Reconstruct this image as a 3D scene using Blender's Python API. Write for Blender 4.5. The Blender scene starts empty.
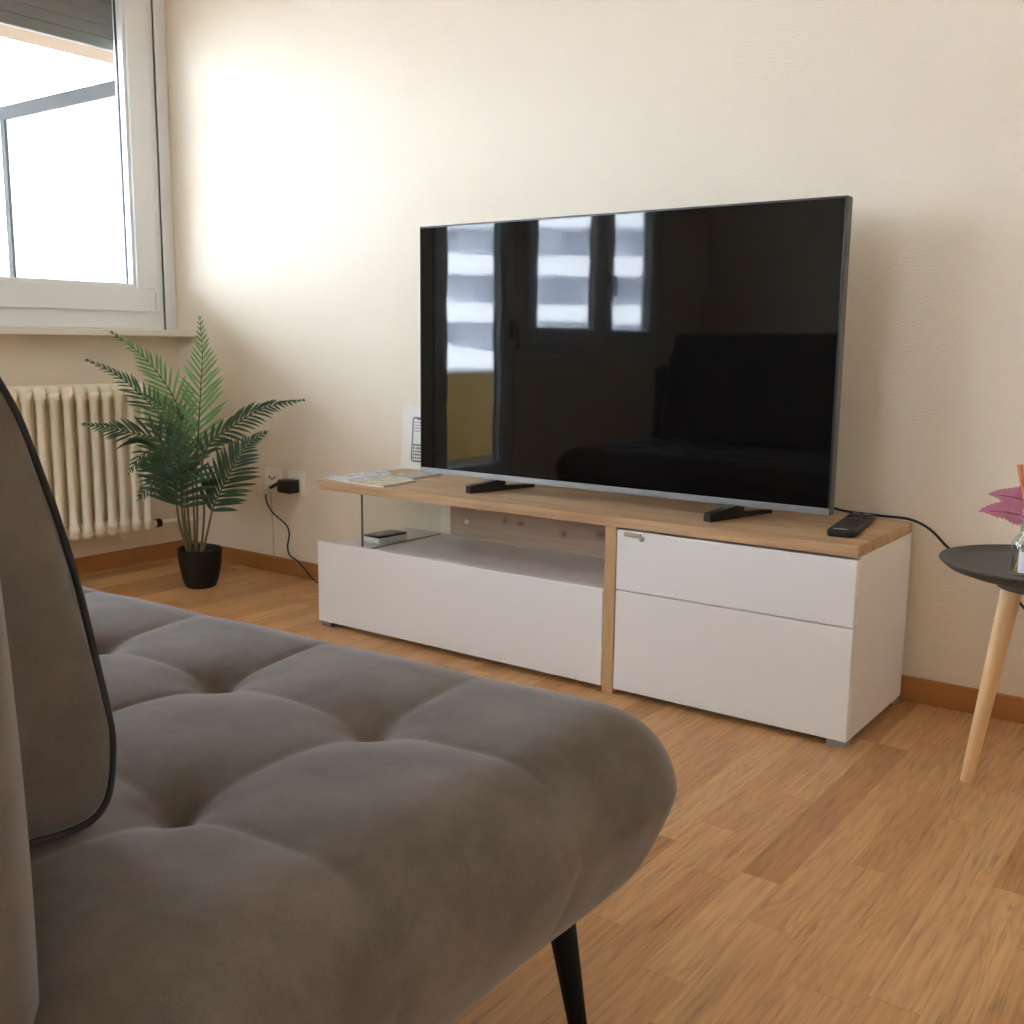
import bpy, bmesh, math, random
from math import sin, cos, pi, sqrt, exp, radians
from mathutils import Vector, Matrix

random.seed(7)
scene = bpy.context.scene
COL = scene.collection

# ------------------------------------------------------------------ materials
def mat(name):
    m = bpy.data.materials.new(name); m.use_nodes = True
    nt = m.node_tree
    return m, nt, nt.nodes['Principled BSDF'], nt.nodes['Material Output']

def N(nt, t, **kw):
    n = nt.nodes.new(t)
    for k, v in kw.items():
        if k.startswith('i_'):
            key = k[2:]
            n.inputs[int(key) if key.isdigit() else key.replace('_', ' ')].default_value = v
        else:
            setattr(n, k, v)
    return n

def rgb(c): return (c[0], c[1], c[2], 1)
def srgb(r, g, b):
    f = lambda c: (c/255/12.92) if c/255 <= .04045 else ((c/255+.055)/1.055)**2.4
    return (f(r), f(g), f(b))

def plain(name, c, rough=.5, metal=0, spec=.5, bump=0, bscale=200, var=0, vscale=6):
    m, nt, b, o = mat(name)
    b.inputs['Base Color'].default_value = rgb(c)
    b.inputs['Roughness'].default_value = rough
    b.inputs['Metallic'].default_value = metal
    b.inputs['Specular IOR Level'].default_value = spec
    tc = N(nt, 'ShaderNodeTexCoord')
    if bump:
        nz = N(nt, 'ShaderNodeTexNoise', i_Scale=bscale, i_Detail=3)
        nt.links.new(tc.outputs['Object'], nz.inputs['Vector'])
        bp = N(nt, 'ShaderNodeBump', i_Strength=bump, i_Distance=.002)
        nt.links.new(nz.outputs['Fac'], bp.inputs['Height'])
        nt.links.new(bp.outputs['Normal'], b.inputs['Normal'])
    if var:
        nz = N(nt, 'ShaderNodeTexNoise', i_Scale=vscale, i_Detail=4)
        nt.links.new(tc.outputs['Object'], nz.inputs['Vector'])
        mx = N(nt, 'ShaderNodeMixRGB')
        mx.inputs[1].default_value = rgb([x*(1-var) for x in c])
        mx.inputs[2].default_value = rgb([min(1, x*(1+var)) for x in c])
        nt.links.new(nz.outputs['Fac'], mx.inputs[0])
        nt.links.new(mx.outputs[0], b.inputs['Base Color'])
    return m

def math_n(nt, op, a, b=None, c=None):
    n = N(nt, 'ShaderNodeMath', operation=op)
    for i, v in enumerate((a, b, c)):
        if v is None: continue
        if isinstance(v, (int, float)): n.inputs[i].default_value = v
        else: nt.links.new(v, n.inputs[i])
    return n.outputs[0]

def ramp(nt, fac, stops):
    r = N(nt, 'ShaderNodeValToRGB')
    e = r.color_ramp.elements
    while len(e) > 1: e.remove(e[-1])
    e[0].position = stops[0][0]; e[0].color = rgb(stops[0][1])
    for p, c in stops[1:]:
        x = e.new(p); x.color = rgb(c)
    nt.links.new(fac, r.inputs[0])
    return r.outputs[0]

def wall_material():
    m, nt, b, o = mat('cream_plaster')
    tc = N(nt, 'ShaderNodeTexCoord')
    base = srgb(242, 230, 211)
    n1 = N(nt, 'ShaderNodeTexNoise', i_Scale=5, i_Detail=4)
    nt.links.new(tc.outputs['Object'], n1.inputs['Vector'])
    mx = N(nt, 'ShaderNodeMixRGB')
    mx.inputs[1].default_value = rgb([x*.975 for x in base]); mx.inputs[2].default_value = rgb(base)
    nt.links.new(n1.outputs['Fac'], mx.inputs[0])
    # thin dark dirt streak running down the plaster under the wall sockets
    sp = N(nt, 'ShaderNodeSeparateXYZ'); nt.links.new(tc.outputs['Object'], sp.inputs[0])
    n3 = N(nt, 'ShaderNodeTexNoise', i_Scale=14, i_Detail=5); nt.links.new(tc.outputs['Object'], n3.inputs['Vector'])
    cx = math_n(nt, 'ADD', math_n(nt, 'MULTIPLY', n3.outputs['Fac'], .03), .513)
    cx = math_n(nt, 'SUBTRACT', cx, math_n(nt, 'MULTIPLY', sp.outputs['Z'], .03))
    dx = math_n(nt, 'ABSOLUTE', math_n(nt, 'SUBTRACT', sp.outputs['X'], cx))
    line = math_n(nt, 'SUBTRACT', 1, math_n(nt, 'DIVIDE', dx, .006)); line = math_n(nt, 'MAXIMUM', line, 0)
    n4 = N(nt, 'ShaderNodeTexNoise', i_Scale=35, i_Detail=2); nt.links.new(tc.outputs['Object'], n4.inputs['Vector'])
    line = math_n(nt, 'MULTIPLY', line, math_n(nt, 'GREATER_THAN', .30, sp.outputs['Z']))
    line = math_n(nt, 'MULTIPLY', line, math_n(nt, 'GREATER_THAN', sp.outputs['Y'], -.03))
    line = math_n(nt, 'MULTIPLY', line, n4.outputs['Fac'])
    mx2 = N(nt, 'ShaderNodeMixRGB'); mx2.inputs[2].default_value = rgb(srgb(95, 85, 70))
    nt.links.new(line, mx2.inputs[0]); nt.links.new(mx.outputs[0], mx2.inputs[1])
    nt.links.new(mx2.outputs[0], b.inputs['Base Color'])
    b.inputs['Roughness'].default_value = .75
    b.inputs['Specular IOR Level'].default_value = .25
    n2 = N(nt, 'ShaderNodeTexNoise', i_Scale=210, i_Detail=4, i_Roughness=.6)
    nt.links.new(tc.outputs['Object'], n2.inputs['Vector'])
    bp = N(nt, 'ShaderNodeBump', i_Strength=1.0, i_Distance=.0030)
    nt.links.new(n2.outputs['Fac'], bp.inputs['Height'])
    nt.links.new(bp.outputs['Normal'], b.inputs['Normal'])
    return m

def wood_grain(nt, vec, along, scale=1.0):
    """two noises stretched along the grain -> (coarse, fine) factors"""
    sc = [1.0, 1.0, 1.0]
    out = []
    for s_long, s_cross, det, dist in ((1.2, 14, 3, 1.2), (5, 130, 3, .2)):
        sc = [s_cross*scale]*3; sc[along] = s_long*scale
        mp = N(nt, 'ShaderNodeMapping'); mp.inputs['Scale'].default_value = sc
        nt.links.new(vec, mp.inputs['Vector'])
        nz = N(nt, 'ShaderNodeTexNoise', i_Scale=1, i_Detail=det, i_Distortion=dist)
        nt.links.new(mp.outputs[0], nz.inputs['Vector'])
        out.append(nz.outputs['Fac'])
    return out

def floor_material():
    m, nt, b, o = mat('oak_strip_floor')
    tc = N(nt, 'ShaderNodeTexCoord')
    sp = N(nt, 'ShaderNodeSeparateXYZ'); nt.links.new(tc.outputs['Object'], sp.inputs[0])
    W = .0685
    xr = math_n(nt, 'DIVIDE', math_n(nt, 'ADD', sp.outputs['X'], .004), W)
    row = math_n(nt, 'FLOOR', xr)
    wn = N(nt, 'ShaderNodeTexWhiteNoise', noise_dimensions='1D'); nt.links.new(row, wn.inputs['W'])
    rr = wn.outputs['Value']
    L = math_n(nt, 'ADD', math_n(nt, 'MULTIPLY', rr, .8), 1.75)
    yy = math_n(nt, 'ADD', math_n(nt, 'MULTIPLY', sp.outputs['Y'], L), math_n(nt, 'MULTIPLY', rr, 37.3))
    # uneven strip lengths
    yy = math_n(nt, 'ADD', yy, math_n(nt, 'MULTIPLY', math_n(nt, 'SINE', math_n(nt, 'MULTIPLY', yy, 2.1)), .28))
    pl = math_n(nt, 'FLOOR', yy)
    cb = N(nt, 'ShaderNodeCombineXYZ'); nt.links.new(row, cb.inputs[0]); nt.links.new(pl, cb.inputs[1])
    w2 = N(nt, 'ShaderNodeTexWhiteNoise', noise_dimensions='3D'); nt.links.new(cb.outputs[0], w2.inputs['Vector'])
    col = ramp(nt, w2.outputs['Value'], [(0, srgb(178, 130, 83)), (.3, srgb(196, 148, 99)), (.65, srgb(203, 156, 107)), (1, srgb(211, 166, 117))])
    # grain, shifted per strip
    sh = N(nt, 'ShaderNodeVectorMath', operation='SCALE'); nt.links.new(w2.outputs['Color'], sh.inputs[0]); sh.inputs['Scale'].default_value = 20
    ad = N(nt, 'ShaderNodeVectorMath', operation='ADD'); nt.links.new(tc.outputs['Object'], ad.inputs[0]); nt.links.new(sh.outputs[0], ad.inputs[1])
    g1, g2 = wood_grain(nt, ad.outputs[0], 1)
    # cathedral rings
    mp = N(nt, 'ShaderNodeMapping'); mp.inputs['Scale'].default_value = (16, 1.7, 1); nt.links.new(ad.outputs[0], mp.inputs['Vector'])
    nz = N(nt, 'ShaderNodeTexNoise', i_Scale=1, i_Detail=2, i_Distortion=.6); nt.links.new(mp.outputs[0], nz.inputs['Vector'])
    rings = math_n(nt, 'SINE', math_n(nt, 'MULTIPLY', nz.outputs['Fac'], 75))
    rings = math_n(nt, 'POWER', math_n(nt, 'ADD', math_n(nt, 'MULTIPLY', rings, .5), .5), 3)
    mp3 = N(nt, 'ShaderNodeMapping'); mp3.inputs['Scale'].default_value = (220, 9, 1); nt.links.new(ad.outputs[0], mp3.inputs['Vector'])
    nz3 = N(nt, 'ShaderNodeTexNoise', i_Scale=1, i_Detail=2); nt.links.new(mp3.outputs[0], nz3.inputs['Vector'])
    k = math_n(nt, 'ADD', math_n(nt, 'MULTIPLY', g1, .10), .93)
    k = math_n(nt, 'SUBTRACT', k, math_n(nt, 'MULTIPLY', math_n(nt, 'MULTIPLY', rings, nz3.outputs['Fac']), .24))
    k = math_n(nt, 'ADD', k, math_n(nt, 'MULTIPLY', math_n(nt, 'SUBTRACT', g2, .5), .62))
    pores = math_n(nt, 'MULTIPLY', math_n(nt, 'MAXIMUM', math_n(nt, 'SUBTRACT', nz3.outputs['Fac'], .56), 0), 1.3)
    k = math_n(nt, 'SUBTRACT', k, pores)
    # joints
    fx = math_n(nt, 'FRACT', xr); ex = math_n(nt, 'MINIMUM', fx, math_n(nt, 'SUBTRACT', 1, fx))
    fy = math_n(nt, 'FRACT', yy); ey = math_n(nt, 'MINIMUM', fy, math_n(nt, 'SUBTRACT', 1, fy))
    jx = math_n(nt, 'LESS_THAN', ex, .012); jy = math_n(nt, 'LESS_THAN', ey, .0035)
    k = math_n(nt, 'MULTIPLY', k, math_n(nt, 'SUBTRACT', 1, math_n(nt, 'MULTIPLY', math_n(nt, 'MAXIMUM', jx, jy), .14)))
    sc = N(nt, 'ShaderNodeVectorMath', operation='SCALE'); nt.links.new(col, sc.inputs[0]); nt.links.new(k, sc.inputs['Scale'])
    nt.links.new(sc.outputs[0], b.inputs['Base Color'])
    b.inputs['Roughness'].default_value = .42
    b.inputs['Specular IOR Level'].default_value = .4
    bp = N(nt, 'ShaderNodeBump', i_Strength=.15, i_Distance=.0006); nt.links.new(g2, bp.inputs['Height']); nt.links.new(bp.outputs[0], b.inputs['Normal'])
    return m

def oak_material(name, along, dark, light, knots=False, rough=.5):
    m, nt, b, o = mat(name)
    tc = N(nt, 'ShaderNodeTexCoord')
    g1, g2 = wood_grain(nt, tc.outputs['Object'], along, .9)
    f = math_n(nt, 'ADD', math_n(nt, 'MULTIPLY', g1, .65), math_n(nt, 'MULTIPLY', g2, .45))
    col = ramp(nt, f, [(.28, dark), (.72, light)])
    if knots:
        sp = N(nt, 'ShaderNodeSeparateXYZ'); nt.links.new(tc.outputs['Object'], sp.inputs[0])
        acc = None
        for kx, kz, rx, rz in ((1.700, .318, .016, .008), (1.640, .322, .010, .010), (1.855, .305, .012, .014), (1.985, .318, .022, .016), (1.985, .350, .008, .012)):
            a = math_n(nt, 'DIVIDE', math_n(nt, 'SUBTRACT', sp.outputs['X'], kx), rx)
            c = math_n(nt, 'DIVIDE', math_n(nt, 'SUBTRACT', sp.outputs['Z'], kz), rz)
            d2 = math_n(nt, 'ADD', math_n(nt, 'MULTIPLY', a, a), math_n(nt, 'MULTIPLY', c, c))
            v = math_n(nt, 'EXPONENT', math_n(nt, 'MULTIPLY', d2, -1.6))
            acc = v if acc is None else math_n(nt, 'MAXIMUM', acc, v)
        acc = math_n(nt, 'MULTIPLY', acc, math_n(nt, 'ADD', g2, .25))
        mx = N(nt, 'ShaderNodeMixRGB'); mx.inputs[2].default_value = rgb(srgb(96, 76, 60))
        nt.links.new(acc, mx.inputs[0]); nt.links.new(col, mx.inputs[1]); col = mx.outputs[0]
    nt.links.new(col, b.inputs['Base Color'])
    b.inputs['Roughness'].default_value = rough
    b.inputs['Specular IOR Level'].default_value = .3
    bp = N(nt, 'ShaderNodeBump', i_Strength=.12, i_Distance=.0006); nt.links.new(g2, bp.inputs['Height']); nt.links.new(bp.outputs[0], b.inputs['Normal'])
    return m

def velvet_material():
    m, nt, b, o = mat('taupe_velvet')
    tc = N(nt, 'ShaderNodeTexCoord')
    n1 = N(nt, 'ShaderNodeTexNoise', i_Scale=9, i_Detail=6, i_Roughness=.65); nt.links.new(tc.outputs['Object'], n1.inputs['Vector'])
    n2 = N(nt, 'ShaderNodeTexNoise', i_Scale=600, i_Detail=2); nt.links.new(tc.outputs['Object'], n2.inputs['Vector'])
    f = math_n(nt, 'ADD', math_n(nt, 'MULTIPLY', n1.outputs['Fac'], .75), math_n(nt, 'MULTIPLY', n2.outputs['Fac'], .25))
    col = ramp(nt, f, [(.36, srgb(90, 81, 73)), (.64, srgb(117, 107, 99))])
    nt.links.new(col, b.inputs['Base Color'])
    b.inputs['Roughness'].default_value = .85
    b.inputs['Specular IOR Level'].default_value = .15
    b.inputs['Sheen Weight'].default_value = .35
    b.inputs['Sheen Roughness'].default_value = .45
    b.inputs['Sheen Tint'].default_value = rgb((.85, .85, .9))
    bp = N(nt, 'ShaderNodeBump', i_Strength=.5, i_Distance=.0010)
    nt.links.new(f, bp.inputs['Height']); nt.links.new(bp.outputs[0], b.inputs['Normal'])
    return m

def thin_glass(name, tint=(1, 1, 1), refl=1.0, rough=0.0):
    m, nt, b, o = mat(name)
    nt.nodes.remove(b)
    t = N(nt, 'ShaderNodeBsdfTransparent'); t.inputs[0].default_value = rgb(tint)
    g = N(nt, 'ShaderNodeBsdfGlossy'); g.inputs['Roughness'].default_value = rough
    lw = N(nt, 'ShaderNodeLayerWeight'); lw.inputs['Blend'].default_value = .5
    p5 = math_n(nt, 'POWER', lw.outputs['Facing'], 5)
    fr = math_n(nt, 'ADD', math_n(nt, 'MULTIPLY', p5, .6), .035)
    mx = N(nt, 'ShaderNodeMixShader')
    nt.links.new(math_n(nt, 'MULTIPLY', fr, refl), mx.inputs[0])
    nt.links.new(t.outputs[0], mx.inputs[1]); nt.links.new(g.outputs[0], mx.inputs[2])
    nt.links.new(mx.outputs[0], o.inputs['Surface'])
    return m

def cover_material(name, cols, scale, seed):
    m, nt, b, o = mat(name)
    tc = N(nt, 'ShaderNodeTexCoord')
    mp = N(nt, 'ShaderNodeMapping'); mp.inputs['Location'].default_value = (seed, seed*1.7, 0)
    nt.links.new(tc.outputs['Object'], mp.inputs['Vector'])
    nz = N(nt, 'ShaderNodeTexNoise', i_Scale=scale, i_Detail=5, i_Roughness=.7); nt.links.new(mp.outputs[0], nz.inputs['Vector'])
    st = [(.30+.40*i/(len(cols)-1), c) for i, c in enumerate(cols)]
    nt.links.new(ramp(nt, nz.outputs['Fac'], st), b.inputs['Base Color'])
    b.inputs['Roughness'].default_value = .3
    return m

M = {}
M['wall'] = wall_material()
M['ceiling'] = plain('ceiling_paint', srgb(250, 248, 243), .8)
M['floor'] = floor_material()
M['base'] = oak_material('oak_baseboard', 1, srgb(158, 104, 56), srgb(182, 126, 74), rough=.45)
M['basex'] = oak_material('oak_baseboard_long', 0, srgb(158, 104, 56), srgb(182, 126, 74), rough=.45)
M['oak'] = oak_material('light_oak', 0, srgb(148, 114, 82), srgb(208, 174, 136), rough=.5)
M['oakv'] = oak_material('light_oak_upright', 2, srgb(176, 138, 98), srgb(206, 172, 130), rough=.5)
M['oakend'] = oak_material('light_oak_end', 1, srgb(172, 134, 94), srgb(200, 164, 122), rough=.5)
M['oakknot'] = oak_material('knotty_oak', 0, srgb(176, 148, 124), srgb(206, 182, 158), knots=True, rough=.5)
M['beech'] = oak_material('pale_beech', 2, srgb(214, 172, 124), srgb(232, 196, 150), rough=.5)
M['white'] = plain('white_lacquer', srgb(240, 240, 242), .35, spec=.4)
M['whitematt'] = plain('white_melamine', srgb(236, 235, 235), .5, spec=.4)
M['pvc'] = plain('white_window_plastic', srgb(228, 230, 232), .35)
M['cream'] = plain('cream_radiator_paint', srgb(246, 238, 218), .4, var=.02)
M['pipe'] = plain('cream_pipe_paint', srgb(250, 244, 230), .45)
M['sill'] = plain('pale_stone_sill', srgb(226, 218, 204), .5, var=.03, vscale=20)
M['gasket'] = plain('black_rubber', srgb(40, 42, 44), .6)
M['metal_grey'] = plain('grey_plastic_foot', srgb(150, 152, 154), .45)
M['shutter'] = plain('grey_shutter', srgb(112, 110, 104), .5)
M['velvet'] = velvet_material()
M['piping'] = plain('charcoal_piping', srgb(48, 46, 48), .8)
M['blackmetal'] = plain('black_metal', srgb(10, 10, 11), .6, spec=.2)
M['black'] = plain('black_plastic', srgb(22, 22, 23), .4)
M['blackmatt'] = plain('black_plastic_matt', srgb(30, 29, 28), .6)
M['bezel'] = plain('tv_bezel', srgb(12, 12, 13), .35)
M['chin'] = plain('tv_silver_strip', srgb(150, 152, 156), .35, metal=.6)
M['edge'] = plain('tv_side_metal', srgb(88, 86, 82), .4, metal=.3)
M['tabletop'] = plain('dark_slate_top', srgb(66, 65, 62), .5, var=.10, vscale=30, spec=.4)
M['soil'] = plain('dark_soil', srgb(40, 34, 28), .9, bump=.8, bscale=90)
M['pot'] = plain('black_pot', srgb(14, 14, 15), .45)
M['stem'] = plain('palm_stem', srgb(112, 102, 72), .6, var=.15, vscale=30)
M['rachis'] = plain('palm_rachis', srgb(46, 66, 34), .5)
M['outlet'] = plain('socket_plastic', srgb(250, 246, 236), .4)
M['hole'] = plain('socket_hole', srgb(25, 22, 20), .7)
M['paper'] = plain('white_paper', srgb(236, 232, 226), .6)
M['inkgrey'] = plain('grey_print', srgb(112, 114, 124), .6)
M['inklight'] = plain('pale_grey_print', srgb(165, 166, 176), .6)
M['pages'] = plain('page_edges', srgb(232, 230, 225), .7)
M['silver'] = plain('silver_plastic', srgb(214, 216, 220), .3, metal=.2)
M['lcd'] = plain('grey_display', srgb(120, 124, 126), .25)
M['catch'] = plain('worn_catch', srgb(176, 166, 150), .5)
M['chrome'] = plain('worn_metal', srgb(150, 142, 130), .3, metal=.8)
M['reed'] = plain('orange_reed', srgb(216, 140, 98), .6, var=.1, vscale=60)
M['liquid'] = thin_glass('diffuser_oil', (.98, .93, .86), .6)
M['clear'] = thin_glass('clear_glass', (.95, .975, .965), 1.0)
M['pane'] = thin_glass('window_glass', (.96, .975, .97), 1.0)
M['bottle'] = thin_glass('bottle_glass', (.90, .93, .91), 1.6, .02)
M['glassedge'] = plain('green_glass_edge', srgb(88, 106, 102), .2)
M['label'] = plain('paper_label', srgb(236, 238, 242), .6)
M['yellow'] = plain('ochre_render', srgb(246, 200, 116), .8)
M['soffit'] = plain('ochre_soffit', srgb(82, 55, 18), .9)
M['facade'] = plain('white_facade', srgb(232, 234, 240), .8)
M['facadegrey'] = plain('grey_facade', srgb(206, 207, 216), .8)
M['ground'] = plain('street_ground', srgb(112, 113, 116), .9)
M['anthracite'] = plain('anthracite_frame', srgb(66, 66, 65), .9, spec=.1)
M['concrete'] = plain('balcony_concrete', srgb(170, 165, 155), .8)

def leaf_material(name, lo, hi, trans=.15):
    m, nt, b, o = mat(name)
    tc = N(nt, 'ShaderNodeTexCoord')
    nz = N(nt, 'ShaderNodeTexNoise', i_Scale=14, i_Detail=3); nt.links.new(tc.outputs['Object'], nz.inputs['Vector'])
    nt.links.new(ramp(nt, nz.outputs['Fac'], [(.3, lo), (.7, hi)]), b.inputs['Base Color'])
    b.inputs['Roughness'].default_value = .42
    b.inputs['Specular IOR Level'].default_value = .5
    tr = N(nt, 'ShaderNodeBsdfTranslucent'); tr.inputs[0].default_value = rgb(hi)
    mx = N(nt, 'ShaderNodeMixShader'); mx.inputs[0].default_value = trans
    nt.links.new(b.outputs[0], mx.inputs[1]); nt.links.new(tr.outputs[0], mx.inputs[2]); nt.links.new(mx.outputs[0], o.inputs['Surface'])
    return m
M['leaf'] = leaf_material('palm_green', srgb(26, 54, 30), srgb(50, 86, 46))
M['leaf_lit'] = leaf_material('palm_lit_green', srgb(88, 136, 76), srgb(136, 180, 116), .25)  # lighter copy for the upper fronds, light falling on them painted in
M['leafmidtone'] = leaf_material('palm_mid_green', srgb(48, 88, 48), srgb(84, 128, 72), .2)
M['purple'] = leaf_material('purple_leaf', srgb(190, 112, 150), srgb(214, 150, 182), .25)
M['leafmid'] = plain('leaf_dark_middle', srgb(112, 70, 84), .5)

def tv_screen_material():
    m, nt, b, o = mat('tv_glossy_screen')
    b.inputs['Base Color'].default_value = rgb((.0035, .003, .0032))
    b.inputs['Roughness'].default_value = .03
    b.inputs['Specular IOR Level'].default_value = .27
    tc = N(nt, 'ShaderNodeTexCoord')
    nz = N(nt, 'ShaderNodeTexNoise', i_Scale=5.5, i_Detail=1)
    nt.links.new(tc.outputs['Object'], nz.inputs['Vector'])
    bp = N(nt, 'ShaderNodeBump', i_Strength=.022, i_Distance=.01); nt.links.new(nz.outputs['Fac'], bp.inputs['Height'])
    nt.links.new(bp.outputs[0], b.inputs['Normal'])
    return m
M['screen'] = tv_screen_material()

# ------------------------------------------------------------------ mesh helpers
def box(bm, a, b, bev=0, seg=2):
    x0, y0, z0 = a; x1, y1, z1 = b
    c = Vector(((x0+x1)/2, (y0+y1)/2, (z0+z1)/2))
    r = bmesh.ops.create_cube(bm, size=1, matrix=Matrix.Translation(c) @ Matrix.Diagonal((abs(x1-x0), abs(y1-y0), abs(z1-z0), 1)))
    if bev:
        es = list({e for v in r['verts'] for e in v.link_edges})
        bmesh.ops.bevel(bm, geom=es, offset=bev, segments=seg, profile=.5, affect='EDGES')

def tube(bm, pts, rad, n=10, cap=True, squash=1.0):
    pts = [Vector(p) for p in pts]
    rads = rad if isinstance(rad, (list, tuple)) else [rad]*len(pts)
    rings = []; up = None
    for i, p in enumerate(pts):
        t = (pts[min(i+1, len(pts)-1)] - pts[max(i-1, 0)]).normalized()
        if up is None:
            up = Vector((0, 0, 1)) if abs(t.z) < .9 else Vector((1, 0, 0))
        s = t.cross(up).normalized(); up = s.cross(t).normalized()
        rings.append([bm.verts.new(p + s*cos(2*pi*k/n)*rads[i] + up*sin(2*pi*k/n)*rads[i]*squash) for k in range(n)])
    for i in range(len(rings)-1):
        for k in range(n):
            bm.faces.new((rings[i][k], rings[i][(k+1) % n], rings[i+1][(k+1) % n], rings[i+1][k]))
    if cap:
        bm.faces.new(rings[0][::-1]); bm.faces.new(rings[-1])

def lathe(bm, prof, c=(0, 0, 0), n=48):
    cx, cy, cz = c; rings = []
    for r, z in prof:
        if r < 1e-6: rings.append([bm.verts.new((cx, cy, cz+z))])
        else: rings.append([bm.verts.new((cx+r*cos(2*pi*k/n), cy+r*sin(2*pi*k/n), cz+z)) for k in range(n)])
    for A, B in zip(rings, rings[1:]):
        for k in range(n):
            k2 = (k+1) % n
            if len(A) == 1 and len(B) == 1: continue
            if len(A) == 1: bm.faces.new((A[0], B[k2], B[k]))
            elif len(B) == 1: bm.faces.new((A[k], A[k2], B[0]))
            else: bm.faces.new((A[k], A[k2], B[k2], B[k]))

def smooth_path(pts, sub=8):
    """Catmull-Rom through pts"""
    P = [Vector(p) for p in pts]; out = []
    for i in range(len(P)-1):
        p0 = P[max(i-1, 0)]; p1 = P[i]; p2 = P[i+1]; p3 = P[min(i+2, len(P)-1)]
        for k in range(sub):
            t = k/sub
            out.append(.5*((2*p1) + (p2-p0)*t + (2*p0-5*p1+4*p2-p3)*t*t + (3*p1-p0-3*p2+p3)*t**3))
    out.append(P[-1])
    return out

def rounded_box(bm, half, r, n, disp=None, centre=(0, 0, 0)):
    """subdivided box with elliptical rounding, optional displacement callback(p, normal) -> p"""
    hx, hy, hz = half; cache = {}
    c = Vector(centre)
    def vert(u):
        key = tuple(round(q, 6) for q in u)
        if key in cache: return cache[key]
        p = Vector((u[0]*hx, u[1]*hy, u[2]*hz))
        inn = Vector([max(-(h-rr), min(h-rr, q)) for q, h, rr in zip(p, half, r)])
        d = Vector([(p[i]-inn[i])/r[i] for i in range(3)])
        d = d.normalized() if d.length > 1e-9 else Vector((0, 0, 1))
        q = inn + Vector([d[i]*r[i] for i in range(3)])
        nrm = Vector([d[i]/r[i] for i in range(3)]).normalized()
        q = q + c
        if disp: q = disp(q, nrm)
        v = bm.verts.new(q); cache[key] = v
        return v
    for ax in range(3):
        a, b = (ax+1) % 3, (ax+2) % 3
        for s in (-1, 1):
            g = [[None]*(n[b]+1) for _ in range(n[a]+1)]
            for i in range(n[a]+1):
                for j in range(n[b]+1):
                    u = [0, 0, 0]; u[ax] = s; u[a] = -1+2*i/n[a]; u[b] = -1+2*j/n[b]
                    g[i][j] = vert(u)
            for i in range(n[a]):
                for j in range(n[b]):
                    f = (g[i][j], g[i+1][j], g[i+1][j+1], g[i][j+1])
                    bm.faces.new(f if s > 0 else f[::-1])

def obj(name, bm, m, parent=None, smooth=False, angle=None):
    bmesh.ops.recalc_face_normals(bm, faces=bm.faces)
    me = bpy.data.meshes.new(name); bm.to_mesh(me); bm.free()
    mats = m if isinstance(m, (list, tuple)) else [m]
    for x in mats: me.materials.append(M[x] if isinstance(x, str) else x)
    if smooth:
        for p in me.polygons: p.use_smooth = True
        if angle: me.set_sharp_from_angle(angle=radians(angle))
    o = bpy.data.objects.new(name, me); COL.objects.link(o)
    if parent is not None:
        o.parent = parent
        o.matrix_parent_inverse = Matrix.Translation(parent.location).inverted()
    return o

def thing(name, label, cat, loc, group=None):
    o = bpy.data.objects.new(name, None); COL.objects.link(o)
    o.location = loc; o.empty_display_size = .05
    o['label'] = label; o['category'] = cat
    if group: o['group'] = group
    return o

def tag(o, label, cat, group=None):
    o['label'] = label; o['category'] = cat
    if group: o['group'] = group
    return o

def struct(o): o['kind'] = 'structure'; return o

def bx(name, a, b, m, parent=None, bev=0, seg=2):
    bm = bmesh.new(); box(bm, a, b, bev, seg)
    return obj(name, bm, m, parent)

# ------------------------------------------------------------------ room shell
RX, RY, RZ = 4.7, -5.1, 2.55
W1 = (-1.45, -.055, .892, 2.36)                 # window: y0, y1, z0, z1
D1 = (-2.74, -2.02, 0.02, 2.30)
W2 = (-4.42, -2.82, .775, 2.30)
W3 = (1.40, 2.60, .98, 2.18)                    # unseen window added behind the sofa for frontal fill: x0, x1, z0, z1
struct(bx('floor', (-.0, RY, -.12), (RX, 0, 0), 'floor'))
struct(bx('ceiling', (-.3, RY-.2, RZ), (RX+.2, .2, RZ+.2), 'ceiling'))
struct(bx('wall_back', (-.3, 0, -.12), (RX+.2, .2, RZ), 'wall'))
struct(bx('wall_right', (RX, RY, -.12), (RX+.2, 0, RZ), 'wall'))
bm = bmesh.new()
box(bm, (-.3, RY-.2, -.12), (W3[0], RY, RZ)); box(bm, (W3[1], RY-.2, -.12), (RX+.2, RY, RZ))
box(bm, (W3[0], RY-.2, -.12), (W3[1], RY, W3[2])); box(bm, (W3[0], RY-.2, W3[3]), (W3[1], RY, RZ))
struct(obj('wall_front', bm, 'wall'))
bm = bmesh.new()
T = -.145
box(bm, (T, RY, -.12), (0, W2[0], RZ))
box(bm, (T, W2[0], -.12), (0, W2[1], W2[2])); box(bm, (T, W2[0], W2[3]), (0, W2[1], RZ))
box(bm, (T, W2[1], -.12), (0, D1[0], RZ))
box(bm, (T, D1[0], -.12), (0, D1[1], D1[2])); box(bm, (T, D1[0], D1[3]), (0, D1[1], RZ))
box(bm, (T, D1[1], -.12), (0, W1[0], RZ))
box(bm, (T, W1[0], -.12), (0, W1[1], W1[2])); box(bm, (T, W1[0], W1[3]), (0, W1[1], RZ))
box(bm, (T, W1[1], -.12), (0, 0, RZ))
struct(obj('wall_left', bm, 'wall'))

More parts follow.
